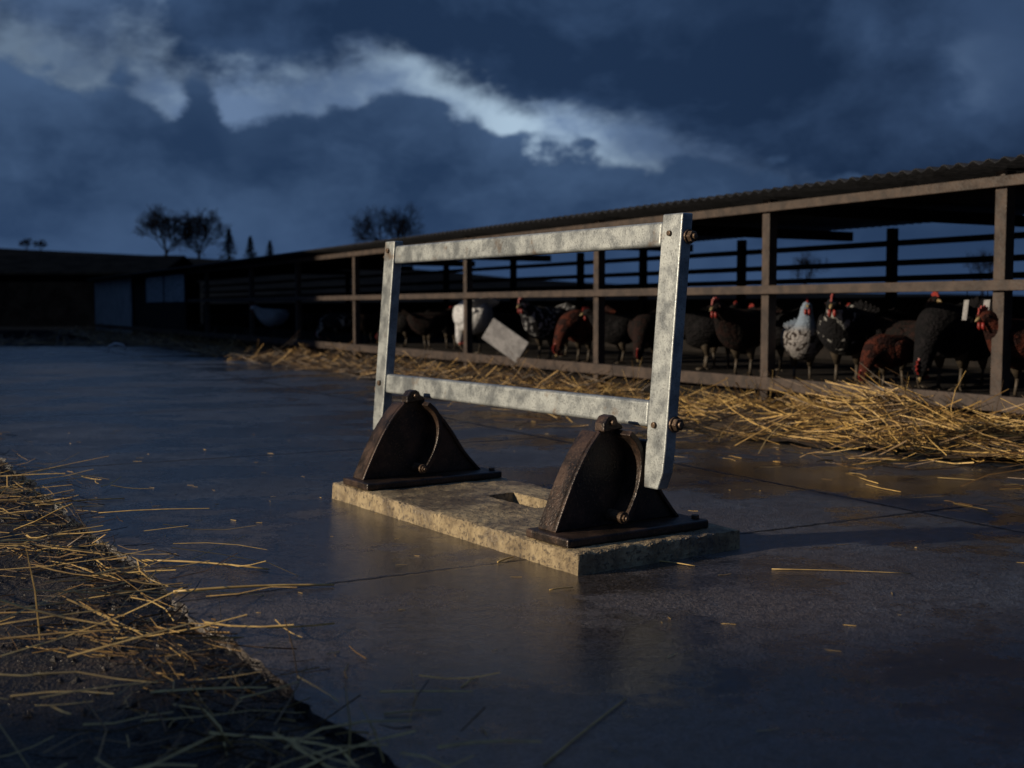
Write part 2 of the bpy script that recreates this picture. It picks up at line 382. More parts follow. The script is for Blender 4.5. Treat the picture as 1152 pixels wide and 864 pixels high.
# ------------------------------------------------------------------ straw
def blade(mb, p, d, L, r, bend, n=3, seg=2):
    d = d.normalized(); side = d.cross(Vector((0, 0, 1)))
    if side.length < .1: side = Vector((1, 0, 0))
    side.normalize(); upv = side.cross(d)
    pts = []; off = (side*random.uniform(-1, 1)+upv*random.uniform(-.6, .3))*bend*L
    kink = random.random() < .2; kx = random.uniform(.3, .7)
    for k in range(seg+1):
        s = k/seg; q = p+d*(L*(s-.5))+off*(4*s*(1-s))
        if kink and s > kx: q += (side*.4-upv*.2)*L*(s-kx)
        pts.append(q)
    mb.tube(pts, [r*(1-.35*k/seg) for k in range(seg+1)], n, False)
def near_mound(t, wd):
    a = math.exp(-((wd+.55)/.34)**2); b = .045+.085*math.exp(-((t-.3)/1.0)**2)+.04*math.exp(-((t+1.6)/.7)**2)
    if t > 3: b = .06
    return max(.0, a*b*(1+.9*noise.noise(Vector((t*2.2, wd*2.5, 3))))+.018*noise.noise(Vector((t*9, wd*9, 1))))
mb = MB(); vs = []; fs = []
nt, nw = 420, 22
for i in range(nt+1):
    t = -6+38*i/nt
    wid = 1.05+.35*noise.noise(Vector((t*.6, 0, 0)))+.15*noise.noise(Vector((t*3, 5, 0)))
    for j in range(nw+1):
        wd = -wid+(wid+.1)*j/nw
        vs.append(T_s(t, wd, .003+near_mound(t, wd)+.02*min(1, j/4)*max(0, noise.noise(Vector((t*6, wd*6, 0)))+.5)))
for i in range(nt):
    for j in range(nw):
        a = i*(nw+1)+j; fs.append((a, a+1, a+nw+2, a+nw+1))
mb.add(vs, fs); tag(mb.build('chaff_bank', CHAFF, smooth=True), 'bank of trodden brown chaff along the foot of the poultry shed', 'straw', kind='stuff')

mb = MB()
for k in range(135):
    t0 = random.gauss(.2, 1.1) if random.random() < .65 else random.uniform(-3.2, 4.2)
    if t0 < -4 or t0 > 4.6: continue
    w0 = min(-.2, random.gauss(-.66, .36)); an0 = random.gauss(0, .9); up0 = random.gauss(.06, .18)
    for i in range(random.randint(5, 22)):
        t = t0+random.gauss(0, .14); wd = min(-.12, w0+random.gauss(0, .11))
        an = an0+random.gauss(0, .4); d = D*math.cos(an)+N*math.sin(an)+Vector((0, 0, up0+random.gauss(0, .14)))
        L = random.uniform(.12, .50)
        z = near_mound(t, wd)+abs(random.gauss(0, .025))+.01+abs(d.normalized().z)*L*.42
        blade(mb, T_s(t, wd, z), d, L, random.uniform(.0013, .0038), .12, seg=3)
for i in range(900):
    t = random.uniform(-3.2, 4.2); wd = min(-.08, random.gauss(-.65, .40)); an = random.uniform(-1.6, 1.6)
    d = D*math.cos(an)+N*math.sin(an)+Vector((0, 0, random.gauss(0, .3)))
    L = random.uniform(.05, .26); blade(mb, T_s(t, wd, near_mound(t, wd)+.01+abs(d.normalized().z)*L*.5), d, L, random.uniform(.001, .0024), .1)
for i in range(110):
    t = random.uniform(-2.5, 3.5); wd = random.uniform(-.55, -.1); d = D*random.uniform(-.8, .8)+N*random.uniform(-.3, .3)+Vector((0, 0, random.uniform(.5, 1.3)))
    L = random.uniform(.12, .32); blade(mb, T_s(t, wd, near_mound(t, wd)+abs(d.normalized().z)*L*.48), d, L, random.uniform(.0012, .0024), .12, seg=3)
for i in range(150):
    t = random.uniform(-2.5, 4); wd = random.uniform(-2.0, -1.1); an = random.uniform(0, 3.1)
    blade(mb, T_s(t, wd, .006), D*math.cos(an)+N*math.sin(an), random.uniform(.05, .28), .0018, .05)
tag(mb.build('straw_heap', STRAW), 'heap of golden straw on the concrete before the near bay of the shed', 'straw', kind='stuff')
mb = MB()
for i in range(2800):
    t = 3.2+random.random()**1.4*27; wd = min(-.12, random.gauss(-.75, .34))
    an = random.gauss(0, .9); d = D*math.cos(an)+N*math.sin(an)+Vector((0, 0, random.gauss(0, .34)))
    L = random.uniform(.12, .5); z = near_mound(t, wd)+abs(random.gauss(0, .03))+.02+abs(d.normalized().z)*L*.4
    blade(mb, T_s(t, wd, z), d, L, random.uniform(.0018, .0045), .08)
for i in range(900):
    x = random.uniform(-15, -6.5); y = YF+random.gauss(.2, .55); an = random.uniform(0, 3.14)
    d = Vector((math.cos(an), math.sin(an), random.gauss(0, .35))); L = random.uniform(.15, .55)
    blade(mb, Vector((x, y, .02+abs(random.gauss(0, .05))+abs(d.normalized().z)*L*.4)), d, L, random.uniform(.002, .005), .08)
tag(mb.build('straw_strip', STRAWD), 'straw strip running away along the far part of the shed', 'straw', kind='stuff')
mb = MB()
for i in range(3300):
    s = 3.2+random.random()**1.1*8.0
    far_f = min(1, max(0, (s-5.4)/1.2))
    o = random.gauss(.16, .14) if random.random() > .30*far_f+.10 else random.uniform(0, 1.2)
    q, t_ = edge_at(s); nl = Vector((-t_.y, t_.x, 0)); v = q+nl*o
    if noise.noise(v*2.6) < -.08 and random.random() < .85: continue
    if o < 0 and random.random() < .4: continue
    ta = math.atan2(t_.y, t_.x); an = ta+random.gauss(0, .9)
    d = Vector((math.cos(an), math.sin(an), random.gauss(0, .16)))
    if random.random() < .03: d.z += random.uniform(.3, .9)
    L = random.uniform(.03, .22); z = max(verge_h(v, o), 0 if o < 0.02 else -1)+.005+abs(random.gauss(0, .02))+abs(d.normalized().z)*L*.4
    blade(mb, Vector((v.x, v.y, z)), d, L, random.uniform(.0008, .0024), .14)
tag(mb.build('straw_litter', STRAWD), 'matted brown and yellow straw on the earth beside the concrete edge', 'straw', kind='stuff')
mb = MB()
for i in range(900):
    s = random.uniform(3.4, 9.5); o = abs(random.gauss(.05, .18)); q, t_ = edge_at(s); nl = Vector((-t_.y, t_.x, 0)); v = q+nl*o
    r_ = random.uniform(.004, .013); zc = verge_h(v, o)+r_*.6; a0 = random.uniform(0, 6)
    pts = [Vector((v.x+r_*random.uniform(.7, 1.5)*math.cos(a0+k*1.57), v.y+r_*random.uniform(.7, 1.5)*math.sin(a0+k*1.57), zc-r_*.3)) for k in range(4)]+[Vector((v.x, v.y, zc+r_*random.uniform(.4, .9)))]
    mb.add(pts, [(0, 1, 4), (1, 2, 4), (2, 3, 4), (3, 0, 4)])
tag(mb.build('earth_crumbs', EARTH), 'dark wet earth crumbs along the ragged concrete edge', 'earth', kind='stuff')
mb = MB()
for i in range(230):
    s = random.uniform(4.6, 8.6); o = random.gauss(.22, .26); q, t_ = edge_at(s); nl = Vector((-t_.y, t_.x, 0)); v = q+nl*o
    an = random.gauss(-.05, .7); d = Vector((math.cos(an), math.sin(an), random.gauss(.02, .14))); L = random.uniform(.12, .42)
    if s < 5.6: L *= .6
    if o < 0 and random.random() < .5: continue
    blade(mb, Vector((v.x, v.y, (0.008 if o < .05 else -.005)+abs(random.gauss(0, .025))+abs(d.z)*L*.45)), d, L, random.uniform(.0014, .0034), .10, seg=3)
tag(mb.build('loose_straw', STALK), 'bright yellow stalks lying over the matted straw at the left', 'straw', kind='stuff')
mb = MB()
for i in range(240):
    x = random.gauss(-.3, 1.5); y = random.uniform(1.6, 7); an = random.uniform(0, 3.14)
    blade(mb, Vector((x, y, .002)), Vector((math.cos(an), math.sin(an), 0)), random.uniform(.006, .045), random.uniform(.0006, .0013), .05)
tag(mb.build('straw_chips', STALK), 'small straw chips scattered across the wet concrete', 'straw', kind='stuff')
stalks = [((160, 632), (302, 642), .0036, 'long straw stalk reaching onto the concrete, upper of the two at the left pile'),
          ((195, 668), (376, 660), .0042, 'thick straw stalk reaching onto the concrete, lower of the two at the left pile'),
          ((868, 641), (1025, 646), .0014, 'thin straight straw lying on dark concrete right of the stand'),
          ((432, 805), (497, 800), .0018, 'short straw on wet concrete near the bottom edge of the photo'),
          ((519, 775), (538, 762), .002, 'small straw piece alone on the concrete below the stand'),
          ((612, 862), (705, 787), .002, 'long pale straw pointing up right from the bottom edge of the photo'),
          ((738, 632), (782, 638), .0022, 'short bright straw against the near end of the slab'),
          ((618, 665), (645, 662), .002, 'tiny straw just in front of the slab corner'),
          ((40, 570), (140, 562), .0035, 'straight yellow stalk topmost on the left straw pile'),
          ((560, 634), (578, 628), .003, 'tiny straw beside the long side of the slab')]
for a, b, r_, lab in stalks:
    A, B = G(*a), G(*b); root = (A+B)/2; m2 = MB()
    pts = [A.lerp(B, k/6)+Vector((0, 0, r_+.001+.006*math.sin(math.pi*k/6)*(1 if r_ > .003 else .3)))-root for k in range(7)]
    m2.tube(pts, [r_*(1-.06*k) for k in range(7)], 6)
    o = m2.build('straw_stalk', STALK, smooth=True); o.location = root; tag(o, lab, 'straw', 'single straws on the concrete')
for (a, tip, r_, lab) in [((392, 862), (388, 770), .0022, 'upright blurred straw at the concrete edge, bottom of the photo'), ((432, 858), (404, 790), .0018, 'leaning blurred straw beside the upright one at the bottom'), ((45, 720), (28, 610), .0024, 'upright yellow straw in the left pile')]:
    A = G(*a); B = AT(*tip, A.y+.03); m2 = MB(); m2.tube([Vector((0, 0, 0)), (B-A)*.5+Vector((.006, 0, 0)), B-A], [r_, r_*.8, r_*.3], 5)
    o = m2.build('straw_stalk', STALK); o.location = A; tag(o, lab, 'straw')

# ------------------------------------------------------------------ the stand
O = G(650, 648); LV = (G(372, 560)-O); LEN = LV.length; Lh = LV.normalized(); Wh = Vector((Lh.y, -Lh.x, 0))
def T(a, b, z): return O+Lh*a+Wh*b+Vector((0, 0, z))
LEAN = .0875
def TL(a, b, z): return T(a, b+(z-.23)*LEAN, z)
WID = .635; TH = .062
stand = empty('frame_stand', O, 'galvanised rectangular frame held by two rusty cast iron brackets on a worn tan slab', 'stand')
mb = MB(); na, nb2 = 200, 80
sl = (int(na*.66/LEN), int(na*.98/LEN), int(nb2*.33/WID), int(nb2*.46/WID))
idx = {}
def sv(i, j, top):
    k = (i, j, top)
    if k in idx: return idx[k]
    a = LEN*i/na; b = WID*j/nb2; z = TH if top else 0
    q = Vector((a*9, b*9, 0)); ed = min(i, na-i, j, nb2-j)
    if top:
        z += .003*noise.noise(q)+.002*noise.noise(q*4)
        chip = max(0, noise.noise(q*2.4)-.10)+.6*max(0, noise.noise(q*6))
        if ed == 0: z -= .004+.020*chip
        elif ed == 1: z -= .001+.012*chip
        elif ed == 2: z -= .005*chip
    e = .005*noise.noise(Vector((a*12, b*12, z*20)))+.005*noise.noise(Vector((a*45, b*45, 2)))
    if i == 0: a += e+.004*top
    if i == na: a -= e+.004*top
    if j == 0: b += e+.004*top
    if j == nb2: b -= e+.004*top
    mb.v.append(T(a, b, z)); idx[k] = len(mb.v)-1; return idx[k]
cells = {(i, j) for i in range(na) for j in range(nb2) if not (sl[0] <= i < sl[1] and sl[2] <= j < sl[3])}
for (i, j) in cells:
    mb.f.append((sv(i, j, 1), sv(i+1, j, 1), sv(i+1, j+1, 1), sv(i, j+1, 1)))
    for (di, dj, e1, e2) in ((-1, 0, (0, 1), (0, 0)), (1, 0, (1, 0), (1, 1)), (0, -1, (0, 0), (1, 0)), (0, 1, (1, 1), (0, 1))):
        if (i+di, j+dj) not in cells:
            p1 = (i+e1[0], j+e1[1]); p2 = (i+e2[0], j+e2[1])
            mb.f.append((sv(*p1, 1), sv(*p1, 0), sv(*p2, 0), sv(*p2, 1)))
mb.build('base_slab', SLAB, stand)

def smooth_line(P, n=24):
    out = []
    Q = [P[0]]+list(P)+[P[-1]]
    for i in range(1, len(Q)-2):
        for k in range(max(2, n//(len(P)-1))):
            s = k/max(2, n//(len(P)-1)); c = []
            for ax in (0, 1):
                p0, p1, p2, p3 = Q[i-1][ax], Q[i][ax], Q[i+1][ax], Q[i+2][ax]
                c.append(.5*(2*p1+(p2-p0)*s+(2*p0-5*p1+4*p2-p3)*s*s+(3*p1-p0-3*p2+p3)*s**3))
            out.append(tuple(c))
    out.append(P[-1]); return out
def offset_line(P, d):
    out = []
    for i, p in enumerate(P):
        a = P[max(i-1, 0)]; b = P[min(i+1, len(P)-1)]; tx, ty = b[0]-a[0], b[1]-a[1]; L = math.hypot(tx, ty) or 1
        out.append((p[0]+ty/L*d, p[1]-tx/L*d))
    return out
def bracket(a0, k=1.0):
    def TK(a, b, z): return T(a, b*k if b < .57 else b, z)
    m1 = MB(); m1.hexa(TK, a0, a0+.21, .012, .562, TH+.001, TH+.028)
    br = m1.build('bracket', IRON, stand, bevel=.006)
    z0 = TH+.0285; am = a0+.110
    left = smooth_line([(.040, z0), (.074, .168), (.114, .250), (.160, .324), (.206, .378)], 28)
    right_ = [(.206, .378)]+[(.226, .389), (.262, .390), (.298, .377)]+smooth_line([(.298, .377), (.350, .328), (.405, .254), (.458, .170), (.525, z0)], 20)[1:]
    m2 = MB(); m2.prism(TK, left+right_[1:], am-.005, am+.010); m2.build('web', IRON, br, bevel=.003)
    hk = [(.212, .376), (.214, .402), (.228, .422), (.248, .427), (.262, .419), (.268, .404), (.282, .398), (.288, .382)]
    m2 = MB(); m2.prism(TK, hk, am-.022, am+.026); m2.build('lug', IRON, br, bevel=.005, seg=3)
    m3 = MB(); m3.band(TK, left, offset_line(left, .014), am-.012, am+.078); m3.build('flange', IRON, br, bevel=.004)
    rr = right_[3:]
    m3 = MB(); m3.band(TK, rr, offset_line(rr, .012), am-.016, am+.050); m3.build('flange', IRON, br, bevel=.003)
    rib = smooth_line([(.268, .375), (.302, .340), (.318, .290), (.312, .230), (.290, .170), (.258, .115)])
    m4 = MB(); m4.band(TK, offset_line(rib, -.009), offset_line(rib, .009), am-.080, am-.006); m4.build('curved_rib', IRON, br, bevel=.003)
    bb, bz = .250, .122
    m5 = MB(); m5.tube([TK(am-.006, bb, bz), TK(am-.074, bb, bz)], [.019, .018], 16); m5.tube([TK(am-.074, bb, bz), TK(am-.082, bb, bz)], [.012, .012], 6); m5.tube([TK(am-.082, bb, bz), TK(am-.089, bb, bz)], [.006, .006], 10)
    m5.build('bolt', RUSTBOLT, br, bevel=.0015)
    m5 = MB(); m5.tube([TK(am-.032, .244, .404), TK(am+.036, .244, .404)], [.008, .008], 12); m5.build('pin', RUSTBOLT, br, bevel=.002)
    m5 = MB(); m5.tube([TK(a0+.04, .54, TH+.028), TK(a0+.04, .54, TH+.040)], [.014, .013], 6); m5.build('bolt', RUSTBOLT, br, bevel=.0015)
bracket(.062); bracket(1.30, 1.10)
AL = 1.745
B0 = .308; BD = .042
def post(a0, a1, z0=.228, z1=1.024):
    m1 = MB(); q = []
    for z, ta in ((z0, .022), (z0+.05, .004), (z0+.12, 0), (z1, 0)):
        for b in (B0, B0+BD):
            for a in (a0+ta, a1-ta*.2): q.append(TL(a, b, z))
    fs = [(0, 2, 3, 1), (12, 13, 15, 14)]
    for k in range(3):
        o = 4*k; fs += [(o, o+1, o+5, o+4), (o+2, o+6, o+7, o+3), (o, o+4, o+6, o+2), (o+1, o+3, o+7, o+5)]
    m1.add(q, fs); return m1.build('post', GALV, stand, bevel=.005, seg=3)
pr = post(-.005, .083, .212); pl = post(AL, AL+.085)
def rail(zc, hh):
    m1 = MB(); m1.hexa(TL, .084, AL-.001, B0+.003, B0+BD-.002, zc-hh, zc+hh)
    return m1.build('rail', GALV, stand, bevel=.010, seg=4)
rt = rail(.966, .037); rb = rail(.430, .039)
m1 = MB(); m1.hexa(TL, .084, .166, B0+.008, B0+BD-.008, .26, .35); m1.build('link', IRON, stand, bevel=.004)
def bolt_end(par, a, b, z, r_=.02, dirn=-1):
    m1 = MB(); m1.tube([TL(a, b, z), TL(a+dirn*.006, b, z)], [r_*1.25, r_*1.2], 16)
    m1.tube([TL(a+dirn*.006, b, z), TL(a+dirn*.022, b, z)], [r_, r_*.95], 6); m1.tube([TL(a+dirn*.022, b, z), TL(a+dirn*.03, b, z)], [r_*.5, r_*.45], 10)
    m1.build('bolt', RUSTBOLT, par, bevel=.0015)
def bolt_side(par, a, z, r_=.010):
    m1 = MB(); m1.tube([TL(a, B0, z), TL(a, B0-.008, z)], [r_, r_*.9], 12); m1.build('rivet', RUSTBOLT, par, bevel=.0015)
bolt_end(pr, -.005, B0+.030, .955, .018); bolt_end(pr, -.005, B0+.030, .405, .02)
bolt_side(pr, .045, .966, .009); bolt_side(pr, .05, .40, .010); bolt_side(pl, AL+.05, .985, .011); bolt_side(pl, AL+.045, .43, .012)
bolt_end(pl, AL+.085, B0+.02, .40, .016, 1); bolt_end(pl, AL+.085, B0+.02, .96, .014, 1)

# ------------------------------------------------------------------ poultry shed
FLOOR = .215
shed = empty('poultry_shed', S0, 'long low open-sided timber poultry shed with corrugated roof, full of hens', 'shed')
TE = t_at(110); TB = -6.5; BK = 3.0
tposts = [-4.0, -2.0, t_at(1124)]+[t_at(x) for x in (862, 672, 525, 400, 335, 283, 233)]
def sbox(name, t0, t1, w0, w1, z0, z1, mat, par=shed, bevel=.004):
    m1 = MB(); m1.hexa(T_s, t0, t1, w0, w1, z0, z1); return m1.build(name, mat, par, bevel=bevel)
for t in tposts: sbox('post', t-.038, t+.038, -.02, .055, -.04, 1.50, WOOD)
tclad = t_at(215)
sbox('top_rail', TB, tclad, -.055, -.022, 1.41, 1.470, WOOD)
sbox('middle_rail', TB, tclad, -.055, -.022, .838, .898, WOOD)
sbox('bottom_rail', TB, TE, -.060, -.022, .165, .255, WOOD)
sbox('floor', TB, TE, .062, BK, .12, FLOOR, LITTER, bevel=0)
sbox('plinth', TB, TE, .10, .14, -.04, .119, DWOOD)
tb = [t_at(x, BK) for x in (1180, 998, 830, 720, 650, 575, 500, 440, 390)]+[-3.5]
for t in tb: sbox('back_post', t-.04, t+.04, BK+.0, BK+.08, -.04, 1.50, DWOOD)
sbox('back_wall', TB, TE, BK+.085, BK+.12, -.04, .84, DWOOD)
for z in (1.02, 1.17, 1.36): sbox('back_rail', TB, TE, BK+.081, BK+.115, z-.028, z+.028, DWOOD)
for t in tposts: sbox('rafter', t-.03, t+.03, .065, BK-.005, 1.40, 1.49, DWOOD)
mb = MB(); vs = []; fs = []; cnt = int((TE+.3-TB)/.02)
for i in range(cnt+1):
    t = TB+.02*i; dz = .014*math.sin(t*2*math.pi/.10)
    for wd, z in ((-.22, 1.535), (BK+.25, 1.56)):
        vs.append(T_s(t, wd, z+dz))
for i in range(cnt): fs.append((2*i, 2*i+1, 2*i+3, 2*i+2))
mb.add(vs, fs); ro = mb.build('roof', ROOF, shed, smooth=True)
sm = ro.modifiers.new('solid', 'SOLIDIFY'); sm.thickness = .006
t1, t2, t3 = t_at(150), t_at(168), t_at(212)
sbox('cladding', t1, TE, -.05, -.01, .0, 1.50, SHEET)
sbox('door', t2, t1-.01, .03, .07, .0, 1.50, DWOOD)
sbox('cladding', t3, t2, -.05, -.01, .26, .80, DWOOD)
tm = (t2+t3)/2
for a, b in ((t3+.06, tm-.08), (tm+.08, t2-.06)):
    wn = sbox('window', a-.06, b+.06, -.05, -.012, .80, 1.47, DWOOD)
    sbox('pane', a, b, -.06, -.051, .85, 1.42, PANE, wn)
sbox('end_wall', TE-.05, TE, 0, BK, .0, 1.5, DWOOD)

# ------------------------------------------------------------------ hens
def hen(px, wd, heading, mat, pose, scale, label, tailm=None, wingm=None):
    t = t_at(px, wd); P0 = T_s(t, wd, FLOOR)
    root = empty('hen', (0, 0, 0), label, 'hen', 'hens standing behind the shed rail')
    base = [(-.205, .335, .014, .022), (-.18, .312, .045, .05), (-.14, .285, .082, .082), (-.08, .255, .110, .108), (-.01, .240, .122, .120), (.055, .248, .118, .116), (.102, .275, .098, .098)]
    if pose == 'stand':
        path = base+[(.135, .318, .074, .076), (.152, .362, .054, .058), (.162, .402, .042, .045), (.168, .432, .037, .038), (.185, .455, .034, .034), (.205, .462, .026, .026), (.218, .462, .013, .014)]
        hp, hd = Vector((.188, 0, .457)), Vector((1, 0, .02))
    elif pose == 'low':
        path = base+[(.140, .295, .076, .078), (.175, .322, .056, .058), (.202, .345, .043, .045), (.222, .362, .037, .038), (.242, .368, .034, .034), (.262, .364, .026, .026), (.275, .358, .012, .013)]
        hp, hd = Vector((.245, 0, .366)), Vector((1, 0, -.22))
    else:
        path = base+[(.145, .262, .078, .080), (.185, .225, .058, .062), (.215, .18, .046, .048), (.235, .135, .038, .04), (.248, .10, .034, .034), (.258, .076, .026, .026), (.263, .062, .012, .013)]
        hp, hd = Vector((.247, 0, .10)), Vector((.35, 0, -.93))
    hd.normalize(); hu = Vector((-hd.z, 0, hd.x))
    m1 = MB(); m1.loft(path, 16)
    m1.build('body', mat, root, smooth=True, sub=1)
    for s in (-1, 1):
        m2 = MB()
        m2.loft([(.080, .270, .004, .02), (.06, .268, .018, .052), (.02, .260, .028, .072), (-.05, .256, .028, .066), (-.11, .270, .018, .044), (-.17, .288, .008, .020), (-.20, .298, .003, .006)], 12)
        m2.v = [Vector((v.x, v.y+s*(.108-.30*max(0, -v.x-.02)-.2*max(0, v.x-.02)), v.z)) for v in m2.v]
        m2.build('wing', wingm or mat, root, smooth=True, sub=1)
        m3 = MB(); y = s*.046
        m3.tube([(-.01, y, .19), (-.005, y, .15), (-.02, y, .095)], [.046, .030, .012], 10)
        m3.tube([(-.02, y, .10), (-.005, y, .012)], [.0085, .0075], 8)
        for an in (-.5, 0, .5, math.pi):
            L = .055 if an < 3 else .03
            m3.tube([(-.005, y, .013), (-.005+math.cos(an)*L*.6, y+math.sin(an)*L*.6, .009), (-.005+math.cos(an)*L, y+math.sin(an)*L, .003)], [.007, .005, .002], 6)
        m3.build('leg', LEGM, root, smooth=True)
        m4 = MB(); e = hp+hd*.006+hu*.006+Vector((0, s*.031, 0))
        m4.tube([e-Vector((0, .004, 0)), e+Vector((0, .004, 0))], [.0055, .0055], 8); m4.build('eye', EYE, root)
        m5 = MB(); wv_ = hp+hd*.022-hu*.018+Vector((0, s*.011, 0))
        m5.tube([wv_, wv_-hu*.02+hd*.002, wv_-hu*.034], [.006, .009, .004], 8); m5.build('wattle', RED, root, smooth=True)
    m6 = MB()
    for k in range(9):
        a = (k-4)*.16; b0 = Vector((-.15, a*.08, .30)); tipd = Vector((-math.cos(a*.4)*.8, math.sin(a)*.5, .6-abs(a)*.3)).normalized()
        sd_ = tipd.cross(Vector((-.6, 0, -.75))).normalized()*.022
        L = .15-.05*abs(a)
        pts = [b0-sd_*.5, b0+sd_*.5, b0+tipd*L*.7+sd_, b0+tipd*L, b0+tipd*L*.7-sd_]
        off = tipd.cross(sd_).normalized()*.003
        m6.add(pts+[q+off for q in pts], [(0, 1, 2, 3, 4), (9, 8, 7, 6, 5)]+[(i, (i+1) % 5, (i+1) % 5+5, i+5) for i in range(5)])
    m6.build('tail', tailm or mat, root)
    m7 = MB(); cpoly = [(-.025, .026), (-.030, .040), (-.02, .038), (-.012, .052), (-.002, .042), (.008, .054), (.015, .040), (.024, .046), (.027, .032), (.034, .02), (.02, .018)]
    vs = [hp+hd*x+hu*z+Vector((0, y, 0)) for y in (-.004, .004) for x, z in cpoly]; n = len(cpoly)
    m7.add(vs, [tuple(range(n)), tuple(range(2*n-1, n-1, -1))]+[(i, (i+1) % n, (i+1) % n+n, i+n) for i in range(n)])
    m7.build('comb', RED, root, bevel=.001)
    m8 = MB(); m8.tube([hp+hd*.024, hp+hd*.042-hu*.002, hp+hd*.056-hu*.008], [.012, .008, .001], 8); m8.build('beak', BEAK, root, smooth=True)
    root.location = P0; root.rotation_euler = (0, 0, R(heading)); root.scale = (scale,)*3
    return root
HL = [
 (190, .5, 200, F_BLACK, 'stand', 1.1, 'tiny black hen just right of the grey window bay, farthest of the flock', None),
 (243, .5, 20, F_DKRED, 'low', 1.1, 'dark brown hen second from the far end of the shed', None),
 (270, .8, 80, F_BLACK, 'low', 1.2, 'black hunched hen left of the small far white hen', None),
 (307, .35, 215, F_WHITE, 'low', 1.4, 'small white hen in the far bay of the shed', F_BLACK),
 (350, .7, 10, F_BLACK, 'low', 1.2, 'black hen between the far white hen and the white-flecked black one', None),
 (380, .35, 160, F_BLKW, 'peck', 1.25, 'black hen with white flecks, right of the small far white hen', None),
 (415, .7, 60, F_DKRED, 'low', 1.2, 'dark chestnut hen just behind the left frame post', None),
 (455, .6, 190, F_BLACK, 'peck', 1.3, 'black hen seen just right of the left frame post', None),
 (482, .35, 30, F_DKRED, 'low', 1.3, 'dark chestnut hen left of the large white hen', None),
 (508, .8, 60, F_BLACK, 'low', 1.35, 'black hen in the dark behind the large white hen', None),
 (532, .3, 112, F_WHITE, 'peck', 1.7, 'large fluffy white hen turned away, seen through the metal frame', F_WHITE),
 (566, .75, 170, F_BLACK, 'low', 1.3, 'black hen behind the tilted pale board', None),
 (612, .3, 232, F_SPECK, 'low', 1.5, 'black and white speckled hen right of the tilted pale board', None),
 (655, .35, 225, F_RED, 'peck', 1.4, 'red-brown hen left of the brown post seen through the frame', None),
 (633, .9, 200, F_BLACK, 'low', 1.25, 'black hen in the dark between speckled and red-brown hens', None),
 (697, .6, 190, F_BLACK, 'low', 1.3, 'black hen right of the brown post seen through the frame', None),
 (728, .4, 250, F_DKRED, 'peck', 1.3, 'dark chestnut hen left of the right frame post', None),
 (792, .6, 175, F_BLACK, 'peck', 1.35, 'black hen just right of the right frame post', None),
 (812, .9, 60, F_BLACK, 'low', 1.4, 'black hen in the dark behind the chestnut one of the near bay', None),
 (835, .3, 225, F_DKRED, 'low', 1.45, 'dark chestnut hen left of the post in the near bay', None),
 (903, .25, 262, F_PALE, 'stand', 1.18, 'pale speckled hen with blue-grey head facing the yard', None),
 (952, .3, 240, F_BLKW, 'low', 1.5, 'black hen with white flecks right of the pale speckled hen', None),
 (978, .95, 100, F_BLACK, 'low', 1.35, 'black hen in the dark behind the near bay, middle of three', None),
 (1026, .45, 285, F_DKRED, 'stand', 1.25, 'dark chestnut hen with tall red comb in the near bay', None),
 (1000, .16, 215, F_RED, 'peck', 1.0, 'red-brown hen pecking at the floor near the bottom rail', None),
 (1068, .5, 225, F_BLACK, 'peck', 1.55, 'black hen left of the nearest post', None),
 (1095, .9, 90, F_BLACK, 'low', 1.3, 'black hunched hen in the dark beside the nearest post', None),
 (1152, .25, 205, F_RED, 'low', 1.3, 'red-brown hen right of the nearest post, cut by the photo edge', None),
 (870, .95, 110, F_BLACK, 'low', 1.35, 'black hen in the dark behind the near bay post', None),
]
for h in HL: hen(*h[:7], tailm=h[7])

# ------------------------------------------------------------------ small things at the shed
tt = t_at(572, -.10); c0 = T_s(tt, -.14, .42); ang = R(33)
bd = empty('pale_board', c0, 'small pale rectangular board hanging tilted on the shed front between white and speckled hens', 'board')
BX = Vector((.93, -.36, 0)).normalized(); BY = Vector((.36, .93, 0)).normalized()
def T_b(x, y, z):
    xx = x*math.cos(ang)+z*math.sin(ang); zz = -x*math.sin(ang)+z*math.cos(ang); return c0+BX*xx+BY*y+Vector((0, 0, zz))
mb = MB(); mb.hexa(T_b, -.22, .22, 0, .02, -.12, .12); mb.build('panel', WHITEP, bd, bevel=.004)
mb = MB(); mb.hexa(T_b, -.20, -.17, .021, .033, -.115, .115); mb.hexa(T_b, .17, .20, .021, .033, -.115, .115); mb.build('batten', WOOD, bd, bevel=.002)
for px, L, wdt, lab in ((1086, .12, .035, 'narrow pale strip hanging from the middle rail, left of the pair'), (1109, .14, .045, 'wider pale strip hanging from the middle rail beside the nearest post')):
    tt = t_at(px, .1); c1 = T_s(tt, .10, .79); e = empty('hanging_strip', c1, lab, 'strip', 'pale strips hanging from the rail')
    m1 = MB(); m1.hexa(lambda x, y, z: T_s(tt+x+(-.12*z), .10+y, .79+z), -wdt/2, wdt/2, 0, .008, -L, 0); m1.build('strip', WHITEP, e, bevel=.002)
    m1 = MB(); m1.tube([T_s(tt, .104, .785), T_s(tt, .104, .84), T_s(tt, -.02, .902)], [.003]*3, 6); m1.build('cord', DWOOD, e)
A = G(131, 397); mb = MB(); mb.tube([Vector((-.14, 0, .02)), Vector((-.12, 0, .10)), Vector((-.03, .03, .15)), Vector((.08, .04, .13)), Vector((.14, .05, .06))], [.018, .022, .022, .02, .015], 10)
o = mb.build('bent_pipe', F_WHITE, smooth=True); o.location = A; tag(o, 'small white bent pipe standing at the far edge of the yard', 'pipe')

